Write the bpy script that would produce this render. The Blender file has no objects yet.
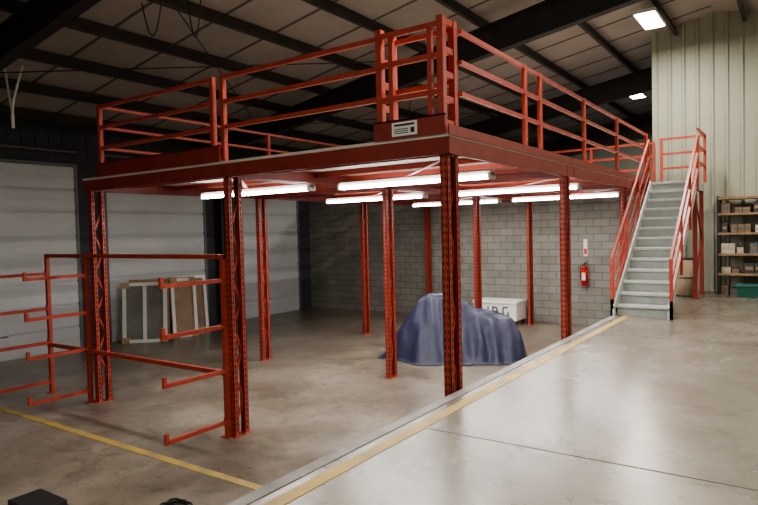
import bpy, math, random
from mathutils import Vector, Matrix, noise
random.seed(4)
C=bpy.context.collection
# ------------------------------------------------------------------ constants (metres)
D=3.57; DH=1.02; W=3.18; L=3.62; XL=-11.5; YW=11.1; YF=21.0; XR=9.0; YB=-12.0
def roofz(x): return 7.38+0.17*min(x,1.2) if x<1.2 else 7.38+0.17*1.2-0.17*(x-1.2)

# ------------------------------------------------------------------ mesh helper
class M:
    def __init__(s): s.v=[]; s.f=[]; s.mi=[]
    def add(s,vs,fs,m=0):
        b=len(s.v); s.v+= [tuple(v) for v in vs]; s.f+=[tuple(i+b for i in f) for f in fs]; s.mi+=[m]*len(fs)
    def box(s,x0,x1,y0,y1,z0,z1,m=0):
        s.add([(x0,y0,z0),(x1,y0,z0),(x1,y1,z0),(x0,y1,z0),(x0,y0,z1),(x1,y0,z1),(x1,y1,z1),(x0,y1,z1)],
              [(0,3,2,1),(4,5,6,7),(0,1,5,4),(1,2,6,5),(2,3,7,6),(3,0,4,7)],m)
    def bar(s,a,b,w,h,m=0):
        a=Vector(a);b=Vector(b);d=(b-a).normalized()
        up=Vector((0,0,1)) if abs(d.z)<0.99 else Vector((0,1,0))
        sd=d.cross(up).normalized(); u=sd.cross(d).normalized()
        vs=[]
        for p in (a,b):
            for i,j in ((-1,-1),(1,-1),(1,1),(-1,1)): vs.append(p+sd*(i*w/2)+u*(j*h/2))
        s.add(vs,[(3,2,1,0),(4,5,6,7),(0,1,5,4),(1,2,6,5),(2,3,7,6),(3,0,4,7)],m)
    def cyl(s,a,b,r,n=12,m=0,r2=None):
        a=Vector(a);b=Vector(b);d=(b-a).normalized(); r2=r if r2 is None else r2
        up=Vector((0,0,1)) if abs(d.z)<0.99 else Vector((0,1,0))
        sd=d.cross(up).normalized(); u=sd.cross(d).normalized(); vs=[]
        for p,q in ((a,r),(b,r2)):
            for i in range(n):
                t=2*math.pi*i/n; vs.append(p+sd*math.cos(t)*q+u*math.sin(t)*q)
        fs=[(i,(i+1)%n,n+(i+1)%n,n+i) for i in range(n)]+[tuple(range(n-1,-1,-1)),tuple(range(n,2*n))]
        s.add(vs,fs,m)
    def tubepath(s,pts,r,n=8,m=0):
        for a,b in zip(pts[:-1],pts[1:]): s.cyl(a,b,r,n,m)
    def obj(s,name,mats,parent=None,smooth=False,bevel=0):
        me=bpy.data.meshes.new(name); me.from_pydata(s.v,[],s.f)
        if not isinstance(mats,(list,tuple)): mats=[mats]
        for m in mats: me.materials.append(m)
        for p,i in zip(me.polygons,s.mi): p.material_index=i; p.use_smooth=smooth
        me.update(); o=bpy.data.objects.new(name,me); C.objects.link(o)
        if parent: o.parent=parent
        if bevel:
            b=o.modifiers.new('bevel','BEVEL'); b.width=bevel; b.segments=2; b.limit_method='ANGLE'
        return o
def empty(name):
    e=bpy.data.objects.new(name,None); C.objects.link(e); return e

# ------------------------------------------------------------------ materials
def mat(name,col,rough=0.5,metal=0.0,var=0.0,scale=3.0,bump=0.0,emit=None,es=0,col2=None,spec=0.5):
    m=bpy.data.materials.new(name); m.use_nodes=True; nt=m.node_tree; b=nt.nodes['Principled BSDF']
    b.inputs['Roughness'].default_value=rough; b.inputs['Metallic'].default_value=metal
    b.inputs['Base Color'].default_value=(*col,1); b.inputs['Specular IOR Level'].default_value=spec
    if emit: b.inputs['Emission Color'].default_value=(*emit,1); b.inputs['Emission Strength'].default_value=es
    if var or bump or col2:
        tc=nt.nodes.new('ShaderNodeTexCoord'); n=nt.nodes.new('ShaderNodeTexNoise'); n.inputs['Scale'].default_value=scale
        n.inputs['Detail'].default_value=6; n.inputs['Roughness'].default_value=0.65
        nt.links.new(tc.outputs['Object'],n.inputs['Vector'])
        r=nt.nodes.new('ShaderNodeValToRGB'); r.color_ramp.elements[0].position=0.3; r.color_ramp.elements[1].position=0.7
        c2=col2 or tuple(min(1,c*(1+var)) for c in col); c1=tuple(c*(1-var) for c in col)
        r.color_ramp.elements[0].color=(*c1,1); r.color_ramp.elements[1].color=(*c2,1)
        nt.links.new(n.outputs['Fac'],r.inputs['Fac']); nt.links.new(r.outputs['Color'],b.inputs['Base Color'])
        if bump:
            bp=nt.nodes.new('ShaderNodeBump'); bp.inputs['Strength'].default_value=bump; bp.inputs['Distance'].default_value=0.02
            nt.links.new(n.outputs['Fac'],bp.inputs['Height']); nt.links.new(bp.outputs['Normal'],b.inputs['Normal'])
    return m
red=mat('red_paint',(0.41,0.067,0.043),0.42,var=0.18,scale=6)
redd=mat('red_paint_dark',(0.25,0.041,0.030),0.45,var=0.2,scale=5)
hole=mat('punched_hole_dark',(0.03,0.008,0.007),0.8)
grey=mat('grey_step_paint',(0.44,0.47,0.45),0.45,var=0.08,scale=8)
greyd=mat('grey_riser_shaded',(0.27,0.295,0.28),0.55,var=0.1,scale=8)  # darker step grey for risers; shading between steps is put into the colour
deckm=mat('deck_board',(0.66,0.60,0.54),0.7,var=0.1,scale=2)
steel_dk=mat('dark_steel',(0.030,0.027,0.028),0.6,var=0.2)
purl=mat('purlin_brown_steel',(0.048,0.038,0.035),0.6,var=0.2)
white=mat('white_paint',(0.75,0.75,0.72),0.5,var=0.03)
offw=mat('white_card',(0.80,0.79,0.76),0.7,var=0.03)
black=mat('black_plastic',(0.02,0.02,0.022),0.5,var=0.1)
wood=mat('shelf_wood',(0.30,0.20,0.12),0.7,var=0.25,scale=9)
card=mat('cardboard',(0.42,0.28,0.16),0.8,var=0.1)
edge=mat('dock_edge_steel',(0.20,0.19,0.175),0.55,var=0.35,scale=4)
tube=mat('tube_light',(1,1,1),emit=(1.0,0.98,0.95),es=30)
bayem=mat('bay_light_lens',(1,1,1),emit=(1.0,0.98,0.93),es=22)
extr=mat('extinguisher_red',(0.55,0.02,0.015),0.3,var=0.05)
greenp=mat('green_plastic',(0.03,0.16,0.12),0.4,var=0.05)
tan=mat('drum_fibre',(0.42,0.33,0.22),0.7,var=0.12)
glass=mat('pane_grey',(0.20,0.20,0.18),0.15,var=0.3,scale=1.5)
rope=mat('rope_white',(0.7,0.68,0.62),0.8,var=0.1)
wgreen=mat('green_siding',(0.37,0.38,0.30),0.55,var=0.05,scale=1.0)
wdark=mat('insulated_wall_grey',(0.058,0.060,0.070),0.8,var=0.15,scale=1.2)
wfar=mat('far_wall_grey',(0.34,0.34,0.29),0.8,var=0.08,scale=1.0)
doorm=mat('roll_door_white',(0.56,0.58,0.60),0.5,var=0.04,scale=1.5)
insul=mat('roof_insulation',(0.38,0.335,0.30),0.75,var=0.15,scale=0.8)
seam=mat('insulation_seam',(0.14,0.12,0.11),0.7,var=0.05)
yel=mat('yellow_line_paint',(0.24,0.20,0.11),0.55,col2=(0.56,0.38,0.07),scale=3)

def concrete(name,c1,c2,c3,rough,stain,bigmark):
    m=bpy.data.materials.new(name); m.use_nodes=True; nt=m.node_tree; b=nt.nodes['Principled BSDF']
    tc=nt.nodes.new('ShaderNodeTexCoord')
    def nz(sc,det,ro=0.6,dist=0):
        n=nt.nodes.new('ShaderNodeTexNoise'); n.inputs['Scale'].default_value=sc; n.inputs['Detail'].default_value=det
        n.inputs['Roughness'].default_value=ro; n.inputs['Distortion'].default_value=dist; nt.links.new(tc.outputs['Object'],n.inputs['Vector']); return n
    a=nz(0.55,8,0.66); r=nt.nodes.new('ShaderNodeValToRGB'); e=r.color_ramp.elements
    e[0].position=0.34; e[0].color=(*c1,1); e[1].position=0.66; e[1].color=(*c3,1); x=e.new(0.5); x.color=(*c2,1)
    nt.links.new(a.outputs['Fac'],r.inputs['Fac'])
    def mul(prev,n,lo,p0,p1):
        r2=nt.nodes.new('ShaderNodeValToRGB'); e=r2.color_ramp.elements
        e[0].position=p0; e[0].color=(lo,lo,lo*0.97,1); e[1].position=p1; e[1].color=(1,1,1,1)
        nt.links.new(n.outputs['Fac'],r2.inputs['Fac'])
        mx=nt.nodes.new('ShaderNodeMixRGB'); mx.blend_type='MULTIPLY'; mx.inputs[0].default_value=1
        nt.links.new(prev,mx.inputs[1]); nt.links.new(r2.outputs['Color'],mx.inputs[2]); return mx.outputs[0]
    s=nz(5.5,10,0.8); o=mul(r.outputs['Color'],s,stain,0.34,0.48)
    s2=nz(1.3,9,0.75,0.6); o=mul(o,s2,bigmark,0.32,0.50)
    nt.links.new(o,b.inputs['Base Color'])
    rr=nt.nodes.new('ShaderNodeMapRange'); rr.inputs['To Min'].default_value=rough-0.1; rr.inputs['To Max'].default_value=rough+0.15
    nt.links.new(a.outputs['Fac'],rr.inputs['Value']); nt.links.new(rr.outputs[0],b.inputs['Roughness'])
    bp=nt.nodes.new('ShaderNodeBump'); bp.inputs['Strength'].default_value=0.05; bp.inputs['Distance'].default_value=0.01
    nt.links.new(s.outputs['Fac'],bp.inputs['Height']); nt.links.new(bp.outputs['Normal'],b.inputs['Normal'])
    return m
fl_low=concrete('concrete_lower',(0.140,0.113,0.087),(0.215,0.178,0.140),(0.315,0.271,0.220),0.30,0.44,0.52)
fl_dock=concrete('concrete_dock',(0.165,0.145,0.120),(0.207,0.184,0.154),(0.260,0.234,0.197),0.23,0.78,0.78)

def block():
    m=bpy.data.materials.new('concrete_block_wall'); m.use_nodes=True; nt=m.node_tree; b=nt.nodes['Principled BSDF']
    tc=nt.nodes.new('ShaderNodeTexCoord'); sp=nt.nodes.new('ShaderNodeSeparateXYZ'); cb=nt.nodes.new('ShaderNodeCombineXYZ')
    nt.links.new(tc.outputs['Object'],sp.inputs[0]); nt.links.new(sp.outputs['X'],cb.inputs['X']); nt.links.new(sp.outputs['Z'],cb.inputs['Y'])
    br=nt.nodes.new('ShaderNodeTexBrick'); br.inputs['Scale'].default_value=1.0; br.inputs['Brick Width'].default_value=0.406; br.inputs['Row Height'].default_value=0.203
    br.inputs['Mortar Size'].default_value=0.010; br.inputs['Color1'].default_value=(0.255,0.242,0.214,1); br.inputs['Color2'].default_value=(0.315,0.30,0.268,1)
    br.inputs['Mortar'].default_value=(0.165,0.157,0.14,1); nt.links.new(cb.outputs[0],br.inputs['Vector'])
    n=nt.nodes.new('ShaderNodeTexNoise'); n.inputs['Scale'].default_value=1.1; n.inputs['Detail'].default_value=6; nt.links.new(tc.outputs['Object'],n.inputs['Vector'])
    mr=nt.nodes.new('ShaderNodeMapRange'); mr.inputs['From Min'].default_value=0.3; mr.inputs['From Max'].default_value=0.7; mr.inputs['To Min'].default_value=0.78; mr.inputs['To Max'].default_value=1.1
    nt.links.new(n.outputs['Fac'],mr.inputs['Value'])
    mx=nt.nodes.new('ShaderNodeMixRGB'); mx.blend_type='MULTIPLY'; mx.inputs[0].default_value=1
    nt.links.new(br.outputs['Color'],mx.inputs[1]); nt.links.new(mr.outputs[0],mx.inputs[2])
    nt.links.new(mx.outputs[0],b.inputs['Base Color']); b.inputs['Roughness'].default_value=0.85
    bp=nt.nodes.new('ShaderNodeBump'); bp.invert=True; bp.inputs['Strength'].default_value=0.4; bp.inputs['Distance'].default_value=0.01
    nt.links.new(br.outputs['Fac'],bp.inputs['Height']); nt.links.new(bp.outputs['Normal'],b.inputs['Normal'])
    return m
blk=block()
tarp=mat('blue_tarp',(0.034,0.038,0.080),0.40,var=0.28,scale=7,bump=0.5)

# ------------------------------------------------------------------ room shell
m=M(); m.box(XL-0.3,0.10,YB,YF,-0.2,0.0); m.obj('floor',fl_low)
m=M(); m.box(0.10,XR,YB,YF,-0.2,DH); o=m.obj('floor_dock',fl_dock)
m=M(); m.box(0.085,0.19,YB,YW,DH-0.12,DH+0.006); m.obj('trim_1',edge)                       # steel nosing on the dock edge
m=M(); m.box(0.27,0.38,-3.0,YW-1.2,DH,DH+0.004); m.obj('trim_2',yel)                    # dock yellow line
m=M(); m.box(XL+1.5,0.08,-1.03,-0.92,0.0,0.004); m.obj('trim_3',yel)                      # lower floor yellow line
m=M()
for y in (-6.2,-1.13,3.95,9.0): m.box(0.4,XR,y-0.006,y+0.006,DH,DH+0.002)
m.box(4.6-0.006,4.6+0.006,YB,YW,DH,DH+0.002); m.obj('trim_4',mat('joint_filler',(0.10,0.09,0.08),0.8,var=0.1))

doors=[(-0.9,2.55),(3.35,6.35),(7.55,10.35)]; DT=4.35
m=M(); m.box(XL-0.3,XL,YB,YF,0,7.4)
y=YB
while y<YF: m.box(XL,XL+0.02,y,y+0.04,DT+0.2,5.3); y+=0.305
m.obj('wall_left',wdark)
trk=mat('track_grey',(0.16,0.16,0.17),0.5,var=0.1)
for k,(a,b) in enumerate(doors):
    e=empty('door_%d'%(k+1)); m=M(); n=8; h=DT/n; X=XL+0.05
    for i in range(n):
        z=i*h
        m.box(X,X+0.03,a,b,z,z+h-0.014)
        m.box(X+0.03,X+0.043,a,b,z+0.03,z+h*0.46); m.box(X+0.03,X+0.043,a,b,z+h*0.54,z+h-0.04)
    m.box(X-0.02,X,a,b,0,DT)
    m.obj('door_panels',doorm,e)
    m=M(); m.box(XL+0.03,XL+0.12,a-0.07,a,0,DT+0.05); m.box(XL+0.03,XL+0.12,b,b+0.07,0,DT+0.05); m.box(XL+0.03,XL+0.12,a,b,DT,DT+0.06)
    m.box(X+0.04,X+0.05,(a+b)/2-0.1,(a+b)/2+0.1,0.5,0.53)
    m.cyl((XL+0.08,a-0.1,DT+0.35),(XL+0.08,b+0.1,DT+0.35),0.03,10)
    m.obj('door_track',trk,e)
# block wall
m=M(); m.box(XL,-0.12,YW,YW+0.2,0,3.75); m.obj('wall_back',blk)
m=M(); m.box(XL,-0.12,YW+0.2,YF,3.6,3.75); m.obj('ceiling_back_room',wdark)
# green siding partition
m=M(); m.box(-0.12,XR,YW+0.02,YW+0.2,DH,7.7)
x=-0.12
while x<XR: m.add([(x,YW+0.02,DH),(x+0.03,YW-0.02,DH),(x+0.07,YW-0.02,DH),(x+0.10,YW+0.02,DH),(x,YW+0.02,7.7),(x+0.03,YW-0.02,7.7),(x+0.07,YW-0.02,7.7),(x+0.10,YW+0.02,7.7)],
        [(0,1,5,4),(1,2,6,5),(2,3,7,6)]); x+=0.305
m.box(-0.16,-0.06,YW-0.03,YW+0.22,DH,7.7)
m.obj('wall_partition',wgreen)
m=M(); m.box(XL-0.3,XR+0.3,YF,YF+0.2,0,7.8)
x=XL
while x<XR: m.box(x,x+0.05,YF-0.03,YF,0,7.8); x+=0.305
m.obj('wall_far',wfar)
m=M(); m.box(XR,XR+0.2,YB,YF,0,7.8); m.obj('wall_right',wgreen)
m=M(); m.box(XL-0.3,XR+0.3,YB-0.2,YB,0,7.8); m.obj('wall_front',wfar)
# roof
m=M()
def slab(xa,xb,z0a,z0b,t=0.1,mi=0):
    m.add([(xa,YB,z0a),(xb,YB,z0b),(xb,YF,z0b),(xa,YF,z0a),(xa,YB,z0a+t),(xb,YB,z0b+t),(xb,YF,z0b+t),(xa,YF,z0a+t)],
          [(0,3,2,1),(4,5,6,7),(0,1,5,4),(1,2,6,5),(2,3,7,6),(3,0,4,7)],mi)
slab(XL-0.3,1.2,roofz(XL-0.3),roofz(1.2)); slab(1.2,XR+0.3,roofz(1.2),roofz(XR+0.3))
y=YB+0.6
while y<YF:      # insulation facing seams across the roof
    m.bar((XL,y,roofz(XL)-0.006),(1.2,y,roofz(1.2)-0.006),0.045,0.02,1); y+=1.22
m.obj('ceiling',[insul,seam])
e=empty('roof_framing'); m=M()
x=XL+0.5
while x<XR:
    z=roofz(x)-0.02; m.box(x-0.008,x+0.008,YB,YF,z-0.21,z); m.box(x-0.008,x+0.07,YB,YF,z-0.22,z-0.20); x+=1.42
m.obj('purlins',purl,e)
m=M()
for y in (-7.6,-0.75,6.3,13.3,20.3):
    for xa,xb in ((XL,1.2),(1.2,XR)):
        a=(xa,y,roofz(xa)-0.24); b=(xb,y,roofz(xb)-0.24)
        m.bar(a,b,0.20,0.025); da,db=(0.42,0.62) if xa<0 else (0.62,0.42)
        m.bar((xa,y,a[2]-da),(xb,y,b[2]-db),0.20,0.025)
        m.add([(xa,y-.01,a[2]),(xb,y-.01,b[2]),(xb,y-.01,b[2]-db),(xa,y-.01,a[2]-da),(xa,y+.01,a[2]),(xb,y+.01,b[2]),(xb,y+.01,b[2]-db),(xa,y+.01,a[2]-da)],
              [(0,1,2,3),(7,6,5,4),(0,4,5,1),(3,2,6,7)])
    # wall column
    yc=y+0.65
    m.box(XL,XL+0.3,yc-0.01,yc+0.01,0,roofz(XL)-0.3) ; m.box(XL+0.28,XL+0.30,yc-0.12,yc+0.12,0,roofz(XL)-0.3); m.box(XL,XL+0.02,yc-0.12,yc+0.12,0,roofz(XL)-0.3)
m.obj('rafters',steel_dk,e)
m=M()
for (a,b) in (((-9,-0.75),(-4,6.3)),((-4,-0.75),(-9,6.3)),((-9,6.3),(-4,13.3)),((-4,6.3),(-9,13.3))):
    m.cyl((a[0],a[1],roofz(a[0])-0.35),(b[0],b[1],roofz(b[0])-0.35),0.012,6)
m.obj('brace_rods',steel_dk,e)

# ------------------------------------------------------------------ mezzanine
mz=empty('steel_mezzanine')
cols=M(); holes=M()
def post(x,y,z0,z1,face):
    w=0.082; d=0.07; t=0.008
    yw=y; yb=y-face*d
    ya,yc=sorted((yw,yw-face*t)); cols.box(x-w/2,x+w/2,ya,yc,z0,z1)
    ya,yc=sorted((yw,yb))
    cols.box(x-w/2,x-w/2+t,ya,yc,z0,z1); cols.box(x+w/2-t,x+w/2,ya,yc,z0,z1)
    ya,yc=sorted((yb,yb+face*t))
    cols.box(x-w/2,x-w/2+0.02,ya,yc,z0,z1); cols.box(x+w/2-0.02,x+w/2,ya,yc,z0,z1)
    ym=(yw+yb)/2
    z=z0+0.08
    while z<z1-0.05:
        if face<0:
            for s in (-0.019,0.019):
                q=x+s; sh=0.005 if s<0 else -0.005
                holes.add([(q-0.008+sh,yw-0.0015,z+0.018),(q-0.006-sh,yw-0.0015,z-0.018),(q+0.006-sh,yw-0.0015,z-0.018),(q+0.008+sh,yw-0.0015,z+0.018)],[(0,1,2,3)])
        holes.add([(x+w/2+0.0015,ym-0.009,z-0.022),(x+w/2+0.0015,ym+0.009,z-0.022),(x+w/2+0.0015,ym+0.009,z+0.022),(x+w/2+0.0015,ym-0.009,z+0.022)],[(0,1,2,3)])
        z+=0.0762
def column(x,y,z1=D-0.2,z0=0.0):
    post(x,y,z0,z1,-1); post(x,y+0.24,z0,z1,1)
    cols.box(x-0.07,x+0.07,y-0.03,y+0.10,z0,z0+0.012); cols.box(x-0.07,x+0.07,y+0.14,y+0.27,z0,z0+0.012)
    z=z0+0.15; k=0
    while z<z1-0.35:
        a=(x,y+0.05,z) if k%2==0 else (x,y+0.19,z); b=(x,y+0.19,z+0.32) if k%2==0 else (x,y+0.05,z+0.32)
        cols.bar(a,b,0.02,0.03); z+=0.32; k+=1
for i in range(3):
    for j in range(4): column(-0.02-i*W,(j*L if j<3 else 10.5),D-0.2)
cols.obj('columns',red,mz); holes.obj('column_holes',hole,mz)
m=M(); yj=[0.0,L,2*L,10.6]
X0=-6.44; X1=0.08; Y0=-0.06; Y1=10.95
def cbeam_x(y,x0,x1,z0,z1,f=-1):
    m.box(x0,x1,y-0.006,y+0.006,z0,z1); ya,yb=sorted((y,y-f*0.06)); m.box(x0,x1,ya,yb,z1-0.01,z1); m.box(x0,x1,ya,yb,z0,z0+0.01)
def cbeam_y(x,y0,y1,z0,z1,f=1):
    m.box(x-0.006,x+0.006,y0,y1,z0,z1); xa,xb=sorted((x,x-f*0.06)); m.box(xa,xb,y0,y1,z1-0.01,z1); m.box(xa,xb,y0,y1,z0,z0+0.01)
zb0,zb1=D-0.20,D-0.035
cbeam_x(Y0+0.01,X0,X1,zb0,zb1); cbeam_x(Y1,X0,X1,zb0,zb1,1)
cbeam_y(X1-0.01,Y0,Y1,zb0,zb1); cbeam_y(X0+0.01,Y0,Y1,zb0,zb1,-1)
for y in yj[1:3]: cbeam_x(y-0.03,X0,X1,zb0,zb1); cbeam_x(y+0.27,X0,X1,zb0,zb1,1)
cbeam_y(-W-0.08,Y0,Y1,zb0,zb1); cbeam_y(-W+0.05,Y0,Y1,zb0,zb1,-1)
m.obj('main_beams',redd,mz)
m=M(); y=0.75
while y<10.8:
    m.box(X0,X1-0.02,y-0.005,y+0.005,zb1-0.075,zb1); m.box(X0,X1-0.02,y-0.005,y+0.04,zb1-0.075,zb1-0.07); y+=0.92
for i in range(3):
    ya,yb=yj[i]+0.3,yj[i+1]-0.1
    for k in range(2):
        xa,xb=-0.1-k*W,-0.1-(k+1)*W+0.1
        m.bar((xa,ya,zb0+0.02),(xb,yb,zb0+0.02),0.05,0.012)
m.obj('joists',red,mz)
m=M(); m.box(X0,X1,Y0,Y1,D-0.033,D)
m.obj('deck',deckm,mz)
m=M(); PT=D+1.10
def rail_x(x0,x1,y,zs,w=0.05):
    for z in zs: m.box(x0,x1,y-0.02,y+0.02,z-w/2,z+w/2)
def rail_y(y0,y1,x,zs,w=0.05):
    for z in zs: m.box(x-0.02,x+0.02,y0,y1,z-w/2,z+w/2)
def pst(x,y,z1=PT,w=0.06): m.box(x-w/2,x+w/2,y-w/2,y+w/2,D,z1)
RZ=[PT-0.03,D+0.76,D+0.44]
rail_x(-5.98,-3.38,-0.01,RZ); rail_x(-3.18,-0.78,-0.01,RZ)
for x in (-5.98,-3.38,-3.18): pst(x,-0.01)
rail_y(0,10.9,-5.98,RZ,0.04)
for y in (3.6,7.2,10.8): pst(-5.98,y)
rail_x(-5.98,-0.1,10.88,RZ)
for x in (-4.8,-3.2,-1.6,-0.1): pst(x,10.88)
# right side railing
rail_y(0.3,9.4,0.03,RZ,0.045)
for y in (2.06,2.6,4.6,6.7,9.35): pst(0.03,y,PT,0.055)
# corner gate assembly
for x in (-0.75,-0.02):
    for y in (0.0,0.24): pst(x,y,PT+0.06,0.07)
    for z in (D+0.12,D+0.36,D+0.60,D+0.84,PT+0.02): m.box(x-0.025,x+0.025,0.0,0.24,z-0.03,z+0.03)
pst(-0.60,-0.01,PT,0.05); pst(-0.14,-0.01,PT,0.05)
rail_x(-0.75,-0.02,-0.02,[PT-0.02,D+0.78,D+0.42],0.055)
rail_x(-0.75,-0.02,0.24,[PT-0.02,D+0.55],0.05)
m.obj('railings',red,mz)
m=M(); m.box(-6.02,-3.2,-0.085,-0.065,D-0.0,D+0.20); m.box(-6.02,-3.2,-0.085,-0.02,D+0.19,D+0.205)
m.box(-0.79,0.05,-0.09,-0.06,D-0.0,D+0.19); m.box(-0.79,0.05,-0.09,-0.02,D+0.175,D+0.19)
m.box(0.085,0.10,-0.09,9.4,D-0.02,D+0.08)
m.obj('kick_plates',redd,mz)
m=M(); m.box(-0.56,-0.26,-0.096,-0.09,D+0.02,D+0.16); m.obj('load_sign',offw,mz)
m=M()
for z in (D+0.045,D+0.065,D+0.085): m.box(-0.53,-0.36,-0.098,-0.096,z,z+0.008)
m.box(-0.53,-0.29,-0.098,-0.096,D+0.12,D+0.14); m.box(-0.335,-0.29,-0.098,-0.096,D+0.045,D+0.095)
m.obj('load_sign_print',black,mz)

# ------------------------------------------------------------------ cantilever arm rack
cr=empty('cantilever_arm_rack'); m=M()
def arm(x,z,yb=-0.06,ln=0.90):
    m.box(x-0.022,x+0.022,yb-ln,yb,z-0.03,z+0.02)
    m.box(x-0.022,x+0.022,yb-ln-0.03,yb-ln+0.012,z-0.03,z+0.10)
    m.box(x-0.03,x+0.03,yb-0.012,yb,z-0.07,z+0.06)
XA=[-3.26,-6.50,-7.70]
for x in XA:
    m.box(x-0.035,x+0.035,-0.06,-0.005,0.0,2.37); m.box(x-0.07,x+0.07,-0.10,0.04,0,0.012)
    for z in (0.20,0.87,1.45,2.05): arm(x,z)
m.box(XA[2]-0.035,XA[0]+0.035,-0.055,-0.01,2.32,2.38); m.box(XA[2],XA[0],-0.055,-0.01,0.80,0.86)
m.obj('rack_frame',red,cr)

# ------------------------------------------------------------------ stairs
st=empty('metal_staircase'); n=13; rise=(D-DH)/n; ys0=6.05; run=0.262; xa,xb=0.16,1.02
m=M(); m2=M()
for i in range(n-1):
    y=ys0+i*run; z=DH+(i+1)*rise
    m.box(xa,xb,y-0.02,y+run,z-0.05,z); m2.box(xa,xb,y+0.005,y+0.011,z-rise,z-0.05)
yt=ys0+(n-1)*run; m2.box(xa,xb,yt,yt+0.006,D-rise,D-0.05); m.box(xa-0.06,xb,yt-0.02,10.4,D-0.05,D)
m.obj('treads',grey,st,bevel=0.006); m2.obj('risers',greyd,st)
m=M()
for x in (xa-0.015,xb+0.015):
    a=Vector((x,ys0-0.10,DH+0.10)); b=Vector((x,yt+0.05,D-0.06)); m.bar(a,b,0.03,0.24)
    m.box(x-0.015,x+0.015,ys0-0.2,ys0+0.12,DH,DH+0.14)
m.box(xa,xb+0.03,yt+0.03,yt+0.06,D-0.2,D-0.04); m.box(xa,xb+0.03,10.37,10.4,D-0.2,D-0.04); m.box(xb,xb+0.03,yt,10.4,D-0.2,D-0.04)
m.obj('stringers',grey,st)
m=M(); sl=rise/run
def hz(y): return DH+rise+(y-ys0)*sl
for x in (xa-0.05,xb+0.05):
    for off,w in ((1.02,0.055),(0.66,0.045),(0.32,0.045)):
        m.bar((x,ys0-0.15,hz(ys0-0.15)+off-0.1),(x,yt,hz(yt)+off-0.1),0.04,w)
    for y in (ys0-0.13,ys0+0.95,ys0+2.05,yt):
        m.box(x-0.025,x+0.025,y-0.025,y+0.025,hz(y)-rise*1.2,hz(y)+0.92)
m.box(xa-0.075,xa-0.025,ys0-0.155,ys0-0.105,DH,DH+0.3); m.box(xb+0.025,xb+0.075,ys0-0.155,ys0-0.105,DH,DH+0.3)
for z in (PT-0.03,D+0.72,D+0.38):
    m.box(xb+0.03,xb+0.07,yt,10.4,z-0.025,z+0.025); m.box(xa,xb+0.07,10.36,10.40,z-0.025,z+0.025)
for x in (xa,xb+0.05): m.box(x-0.03,x+0.03,10.35,10.41,D,PT)
m.obj('handrails',red,st)
m=M()
for x,y in ((xb-0.02,10.34),(xb-0.02,yt+0.1),(xa+0.05,10.34)):
    m.box(x-0.04,x+0.04,y-0.04,y+0.04,DH,D-0.04); m.box(x-0.08,x+0.08,y-0.08,y+0.08,DH,DH+0.012)
m.bar((xb-0.02,yt+0.1,DH+0.3),(xb-0.02,10.34,DH+1.3),0.03,0.03); m.bar((xb-0.02,10.34,DH+1.3),(xb-0.02,yt+0.1,DH+2.3),0.03,0.03)
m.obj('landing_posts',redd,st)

# ------------------------------------------------------------------ fluorescent strip fixtures
for i,(x,y) in enumerate([(-4.35,1.6),(-1.55,1.85),(-4.35,4.95),(-1.4,5.05),(-4.35,8.5),(-1.55,8.45)]):
    e=empty('fluorescent_fixture'); z=zb0-0.06; m=M()
    m.box(x-1.23,x+1.23,y-0.05,y+0.05,z,z+0.055); m.box(x-1.23,x-1.19,y-0.08,y+0.08,z-0.05,z+0.03); m.box(x+1.19,x+1.23,y-0.08,y+0.08,z-0.05,z+0.03)
    m.obj('fixture_body',white,e)
    m=M()
    for s in (-0.06,0.06): m.cyl((x-1.19,y+s,z-0.022),(x+1.19,y+s,z-0.022),0.020,10)
    m.obj('tubes',tube,e,True)
    l=bpy.data.lights.new('tube_lamp','AREA'); l.shape='RECTANGLE'; l.size=2.3; l.size_y=0.08; l.energy=56; l.color=(1,0.97,0.92)
    lo=bpy.data.objects.new('tube_lamp',l); lo.location=(x,y,z-0.05); C.objects.link(lo); lo.parent=e
# ------------------------------------------------------------------ high bay lights
for (x,y,en) in [(0.25,8.7,205),(0.25,1.0,235),(0.25,-6.5,185),(5.2,8.2,205),(5.2,1.0,225),(5.2,-6.5,185),(-1.38,15.0,420),(-6.0,-8.0,110)]:
    e=empty('high_bay_light'); z=min(roofz(x)-0.45,6.95); m=M()
    m.box(x-0.22,x+0.22,y-0.6,y+0.6,z,z+0.07); m.cyl((x,y-0.4,z+0.07),(x,y-0.4,roofz(x)-0.01),0.008,6); m.cyl((x,y+0.4,z+0.07),(x,y+0.4,roofz(x)-0.01),0.008,6)
    m.obj('housing',white,e)
    m=M(); m.box(x-0.19,x+0.19,y-0.56,y+0.56,z-0.012,z-0.002); m.obj('lens',bayem,e)
    l=bpy.data.lights.new('bay_lamp','AREA'); l.shape='RECTANGLE'; l.size=0.36; l.size_y=1.1; l.energy=en; l.color=(1,0.93,0.83)
    lo=bpy.data.objects.new('bay_lamp',l); lo.location=(x,y,z-0.03); C.objects.link(lo); lo.parent=e

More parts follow.
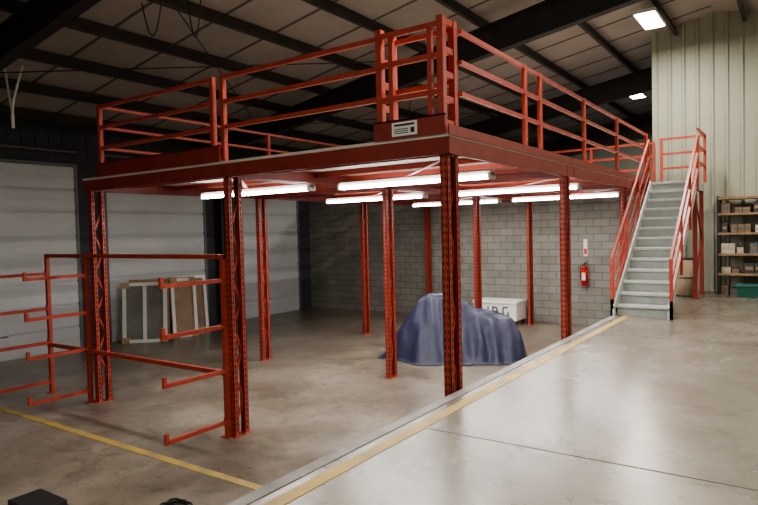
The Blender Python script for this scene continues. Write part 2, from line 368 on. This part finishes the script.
# ------------------------------------------------------------------ tarp-covered machine
e=empty('tarp_covered_machine'); m=M()
PS=[(-1.75,-0.35),(-1.42,0.06),(-1.17,0.50),(-0.92,0.86),(-0.68,1.22),(-0.50,1.32),(0.0,1.29),(0.20,1.22),(0.38,0.98),(0.74,0.88),(1.10,0.80),(1.30,0.62),(1.42,0.10),(1.55,-0.35)]
def prof(s):
    if s<=PS[0][0] or s>=PS[-1][0]: return -0.35
    for (a,za),(b,zb) in zip(PS[:-1],PS[1:]):
        if s<=b: return za+(zb-za)*(s-a)/(b-a)
def sprof(s): return sum(prof(s+d) for d in (-0.04,-0.02,0,0.02,0.04))/5
def tz(x,y):
    cx,cy=-3.10,5.94; ux,uy=0.86,0.51
    s=(x-cx)*ux+(y-cy)*uy; q=-(x-cx)*uy+(y-cy)*ux; aq=abs(q+0.0)
    f=sprof(s+0.04*noise.noise(Vector((q*3,s*2,2)))); w=0.22+0.26*max(0.0,min(1.0,(s+0.3)/0.8))
    side=f-2.0*max(0,aq-w)*(1+0.08*math.sin(s*3.1+1))
    k=30.0; z=-math.log(math.exp(-k*f)+math.exp(-k*(side+0.02)))/k
    g=max(0.0,min(1.0,(aq-w+0.1)/0.35)); ga=max(0.0,min(1.0,(abs(s)-0.7)/0.4))
    z+=g*(0.055*math.sin(s*9.0+1.5*noise.noise(Vector((s*2,q*2,9)))*3)+0.03*math.sin(s*21+q*3))
    z+=ga*0.04*math.sin(q*11+s*2)
    z+=0.04*noise.noise(Vector((x*2.6,y*2.6,3)))+0.03*noise.noise(Vector((x*6,y*6,1)))
    z+=0.08*(0.22-abs(noise.noise(Vector((x*3.3,y*3.3,6)))))
    return z
N=150; x0,x1,y0,y1=-5.1,-1.3,4.4,7.12; idx={}; vs=[]; fs=[]
for i in range(N+1):
    for j in range(N+1):
        x=x0+(x1-x0)*i/N; y=y0+(y1-y0)*j/N; z=tz(x,y)
        if z>-0.12: idx[i,j]=len(vs); vs.append((x,y,max(z,0.012+0.012*noise.noise(Vector((x*9,y*9,0))))))
for i in range(N):
    for j in range(N):
        q=[(i,j),(i+1,j),(i+1,j+1),(i,j+1)]
        if all(k in idx for k in q): fs.append([idx[k] for k in q])
m.add(vs,fs); o=m.obj('tarp',tarp,e,True)

# ------------------------------------------------------------------ white box on pallet
e=empty('boxed_pallet'); m=M()
for y in (10.15,10.5,10.85): m.box(-4.75,-3.45,y-0.04,y+0.04,0.02,0.11)
for i in range(8): m.box(-4.75+i*0.168,-4.75+i*0.168+0.12,10.08,10.92,0.11,0.13)
for y in (10.15,10.5,10.85): m.box(-4.75,-3.45,y-0.05,y+0.05,0.0,0.02)
m.obj('pallet',wood,e)
m=M(); m.box(-4.68,-3.42,10.15,10.85,0.13,0.62); m.box(-4.70,-3.40,10.13,10.87,0.58,0.66); m.obj('box',offw,e,bevel=0.01)
m=M()   # printed lettering
def stroke(a,b,c,d):
    m.bar((a,10.147,b),(c,10.147,d),0.045,0.004) if abs(a-c)<1e-6 else m.bar((a,10.147,b),(c,10.147,d),0.004,0.045)
for q in [(-4.10,0.26,-4.10,0.50),(-4.10,0.49,-3.98,0.47),(-3.98,0.47,-3.98,0.38),(-4.10,0.37,-3.95,0.37),(-3.95,0.37,-3.95,0.27),(-4.10,0.26,-3.95,0.27),
   (-4.24,0.26,-4.24,0.50),(-3.66,0.49,-3.80,0.49),(-3.80,0.49,-3.80,0.26),(-3.80,0.26,-3.66,0.26),(-3.66,0.26,-3.66,0.37)]: stroke(*q)
m.obj('print',mat('box_print_grey',(0.12,0.12,0.14),0.6,var=0.05),e)

# ------------------------------------------------------------------ leaning window frames
woodf=mat('timber_frame',(0.36,0.21,0.12),0.6,var=0.2,scale=8)
brownp=mat('brown_protective_sheet',(0.30,0.21,0.14),0.6,var=0.2,scale=3)
def leaning(p0,p1,h,lean,nv=0,cardb=False,fm=white,pm=glass):
    e=empty('leaning_window_frame'); f=M(); g=M(); c=M()
    a0=Vector((p0[0],p0[1],0.0)); wv=Vector((p1[0]-p0[0],p1[1]-p0[1],0)); wd=wv.length
    back=Vector((-wv.y,wv.x,0)).normalized()
    hv=back*lean+Vector((0,0,math.sqrt(h*h-lean*lean)))
    nrm=-hv.cross(wv).normalized()
    if nrm.dot(back)>0: nrm=-nrm
    def P(s,t,o=0): return a0+wv*s+hv*t+nrm*o
    def quad(M_,s0,s1,t0,t1,o0,o1):
        vs=[P(s,t,o) for o in (o0,o1) for s,t in ((s0,t0),(s1,t0),(s1,t1),(s0,t1))]
        M_.add(vs,[(3,2,1,0),(4,5,6,7),(0,1,5,4),(1,2,6,5),(2,3,7,6),(3,0,4,7)])
    fw=0.085; sx=fw/wd; sy=fw/h
    quad(f,0,sx,0,1,0,0.07); quad(f,1-sx,1,0,1,0,0.07); quad(f,sx,1-sx,0,sy,0,0.07); quad(f,sx,1-sx,1-sy,1,0,0.07)
    for i in range(nv):
        s=(i+1)/(nv+1); quad(f,s-sx*.5,s+sx*.5,sy,1-sy,0.0,0.06)
    quad(g,sx,1-sx,sy,1-sy,0.02,0.03)
    if cardb:
        for (s,t) in ((0,0),(0,1),(1,0),(1,1)):
            s0=-0.01 if s==0 else 1-2*sx; t0=-0.0 if t==0 else 1-1.6*sy
            quad(c,s0,s0+2*sx+0.01,t0,t0+1.6*sy,-0.01,0.08)
        c.obj('corner_protectors',card,e)
    f.obj('frame',fm,e); g.obj('pane',pm,e)
leaning((-11.02,3.62),(-10.35,4.30),1.56,0.16,nv=1,fm=woodf)
leaning((-10.98,3.40),(-10.20,4.12),1.50,0.16,nv=1,cardb=True,pm=glass)
leaning((-10.86,4.95),(-10.62,5.75),1.56,0.16,nv=0,pm=brownp)
leaning((-10.62,4.55),(-10.42,5.20),1.56,0.14,nv=0,fm=woodf)
leaning((-10.50,4.50),(-10.28,5.12),1.54,0.14,nv=0,cardb=True,pm=brownp)

# ------------------------------------------------------------------ fire extinguisher + sign on block wall
e=empty('fire_extinguisher'); x=-1.84; y=YW-0.125; m=M()
m.cyl((x,y,1.10),(x,y,1.52),0.085,20); m.cyl((x,y,1.52),(x,y,1.60),0.085,20,0,0.035); m.cyl((x,y,1.07),(x,y,1.10),0.07,20,0,0.085)
m.obj('cylinder_body',extr,e,True)
m=M(); m.cyl((x,y,1.60),(x,y,1.66),0.025,12); m.box(x-0.012,x+0.10,y-0.012,y+0.012,1.66,1.68); m.bar((x,y,1.69),(x+0.11,y,1.73),0.02,0.012)
m.cyl((x-0.02,y,1.64),(x-0.10,y-0.02,1.58),0.012,8); m.cyl((x-0.10,y-0.02,1.58),(x-0.105,y-0.02,1.25),0.012,8); m.box(x-0.03,x+0.03,y+0.08,YW-0.002,1.3,1.5)
m.obj('valve_and_hose',black,e)
m=M(); m.box(x-0.045,x+0.045,y-0.088,y-0.084,1.22,1.42); m.obj('label',offw,e)
e=empty('extinguisher_sign'); m=M(); m.box(x-0.05,x+0.05,YW-0.014,YW-0.002,1.85,2.30); m.obj('sign_plate',offw,e)
m=M(); m.box(x-0.035,x+0.035,YW-0.016,YW-0.014,1.9,2.05); m.obj('sign_print',extr,e)

# ------------------------------------------------------------------ storage shelves
e=empty('storage_shelving'); m=M(); sx0,sx1=1.32,4.6; sy0,sy1=10.45,11.02
for x in (sx0,2.95,sx1):
    for y in (sy0,sy1): m.box(x-0.025,x+0.025,y-0.025,y+0.025,DH,3.25)
    for z in (1.3,2.1,2.8): m.bar((x,sy0,z),(x,sy1,z+0.4),0.02,0.02)
m.obj('uprights',steel_dk,e)
m=M(); SZ=[1.50,1.95,2.42,2.86,3.22]
for z in SZ: m.box(sx0,sx1,sy0-0.03,sy1+0.02,z-0.05,z)
m.obj('shelf_boards',wood,e)
cols_=[(0.42,0.36,0.27),(0.24,0.16,0.10),(0.06,0.06,0.065),(0.5,0.47,0.40),(0.12,0.14,0.16),(0.33,0.22,0.13)]
sm=[mat('stock_%d'%i,c,0.6,var=0.1) for i,c in enumerate(cols_)]
m=M()
for z in [DH]+SZ[:-1]:
    x=sx0+0.06
    while x<sx1-0.3:
        k=random.randrange(6); w=random.uniform(0.10,0.22); h=random.uniform(0.10,0.24)
        if random.random()<0.9:
            for r in range(random.randint(1,3)):
                if x+w>sx1-0.05: break
                m.box(x,x+w,sy0+0.03,sy0+0.4,z,z+h,k); m.box(x+0.02,x+w-0.02,sy0+0.026,sy0+0.03,z+h*0.35,z+h*0.65,(k+3)%6); x+=w+0.01
        x+=random.uniform(0.01,0.10)
m.obj('shelf_stock',sm,e)
# green tub
e=empty('green_storage_tub'); m=M(); x,y=1.98,10.05
vs=[(x-0.22,y-0.16,DH),(x+0.22,y-0.16,DH),(x+0.22,y+0.16,DH),(x-0.22,y+0.16,DH),(x-0.26,y-0.2,DH+0.24),(x+0.26,y-0.2,DH+0.24),(x+0.26,y+0.2,DH+0.24),(x-0.26,y+0.2,DH+0.24)]
m.add(vs,[(0,3,2,1),(4,5,6,7),(0,1,5,4),(1,2,6,5),(2,3,7,6),(3,0,4,7)]); m.box(x-0.29,x+0.29,y-0.23,y+0.23,DH+0.23,DH+0.27); m.obj('tub_body',greenp,e,bevel=0.01)
# fibre drum
e=empty('fibre_drum'); m=M(); x,y=0.78,9.6
m.cyl((x,y,DH),(x,y,DH+0.85),0.2,24); m.obj('drum_body',tan,e,True)
m=M()
for z in (0.02,0.42,0.83): m.cyl((x,y,DH+z),(x,y,DH+z+0.03),0.206,24)
m.obj('drum_hoops',steel_dk,e)
# hanging rope
e=empty('hanging_rope'); m=M(); x,y=-8.75,0.0; z=roofz(x)-0.15
for P in ([(x-0.22,y,z),(x-0.08,y,z-0.6),(x,y,z-0.85)],[(x+0.22,y+0.1,z),(x+0.06,y,z-0.6),(x,y,z-0.85)]): m.tubepath([Vector(p) for p in P],0.02)
m.cyl((x,y,z-0.85),(x,y,z-1.1),0.03,8); m.obj('rope_strand',rope,e)
# hanging cables
e=empty('hanging_cable'); m=M()
for (x,y,dx,dr) in ((-5.4,0.4,0.5,0.55),(-4.6,0.6,0.35,0.8)):
    pts=[Vector((x+dx*t,y,roofz(x)-0.25-dr*4*t*(1-t))) for t in [i/14 for i in range(15)]]; m.tubepath(pts,0.010,6)
m.obj('cable_strand',black,e)
# tool case and cable coil on lower floor
e=empty('black_tool_case'); m=M(); m.box(-3.42,-2.92,-2.66,-2.34,0,0.12); m.box(-3.43,-2.91,-2.67,-2.33,0.055,0.07)
m.box(-3.28,-3.26,-2.71,-2.66,0.04,0.08); m.box(-3.08,-3.06,-2.71,-2.66,0.04,0.08); m.box(-3.28,-3.06,-2.725,-2.71,0.04,0.08); m.obj('case_shell',black,e,bevel=0.01)
e=empty('extension_cord'); m=M(); pts=[]
for i in range(90):
    a=i*0.25; r=0.12+0.02*math.sin(i*0.9); pts.append(Vector((-2.05+r*math.cos(a)*1.2,-1.76+r*math.sin(a),0.012+0.0004*i)))
pts+=[Vector((-1.85+0.06*i,-1.69-0.03*i+0.05*math.sin(i),0.012)) for i in range(8)]
m.tubepath(pts,0.010,6); m.box(-1.40,-1.32,-1.94,-1.88,0,0.035); m.obj('cord',black,e,True)

# ------------------------------------------------------------------ world + camera
sc=bpy.context.scene
try: sc.view_settings.look='AgX - Medium High Contrast'
except Exception as ex: print(ex)
w=bpy.data.worlds.new('world'); sc.world=w; w.use_nodes=True
w.node_tree.nodes['Background'].inputs[0].default_value=(0.5,0.5,0.5,1); w.node_tree.nodes['Background'].inputs[1].default_value=0.2
yaw,pit,rol=[math.radians(a) for a in (34.745,1.921,1.373)]
F=Vector((-math.sin(yaw)*math.cos(pit),math.cos(yaw)*math.cos(pit),-math.sin(pit))); R=Vector((math.cos(yaw),math.sin(yaw),0)); U=R.cross(F)
R2=R*math.cos(rol)-U*math.sin(rol); U2=U*math.cos(rol)+R*math.sin(rol)
cd=bpy.data.cameras.new('camera'); cd.sensor_width=36; cd.lens=611.3/758*36; cd.clip_start=0.05; cd.clip_end=200
co=bpy.data.objects.new('camera',cd); C.objects.link(co)
mt=Matrix(((R2.x,U2.x,-F.x,2.901),(R2.y,U2.y,-F.y,-5.369),(R2.z,U2.z,-F.z,2.621),(0,0,0,1))); co.matrix_world=mt
bpy.context.scene.camera=co
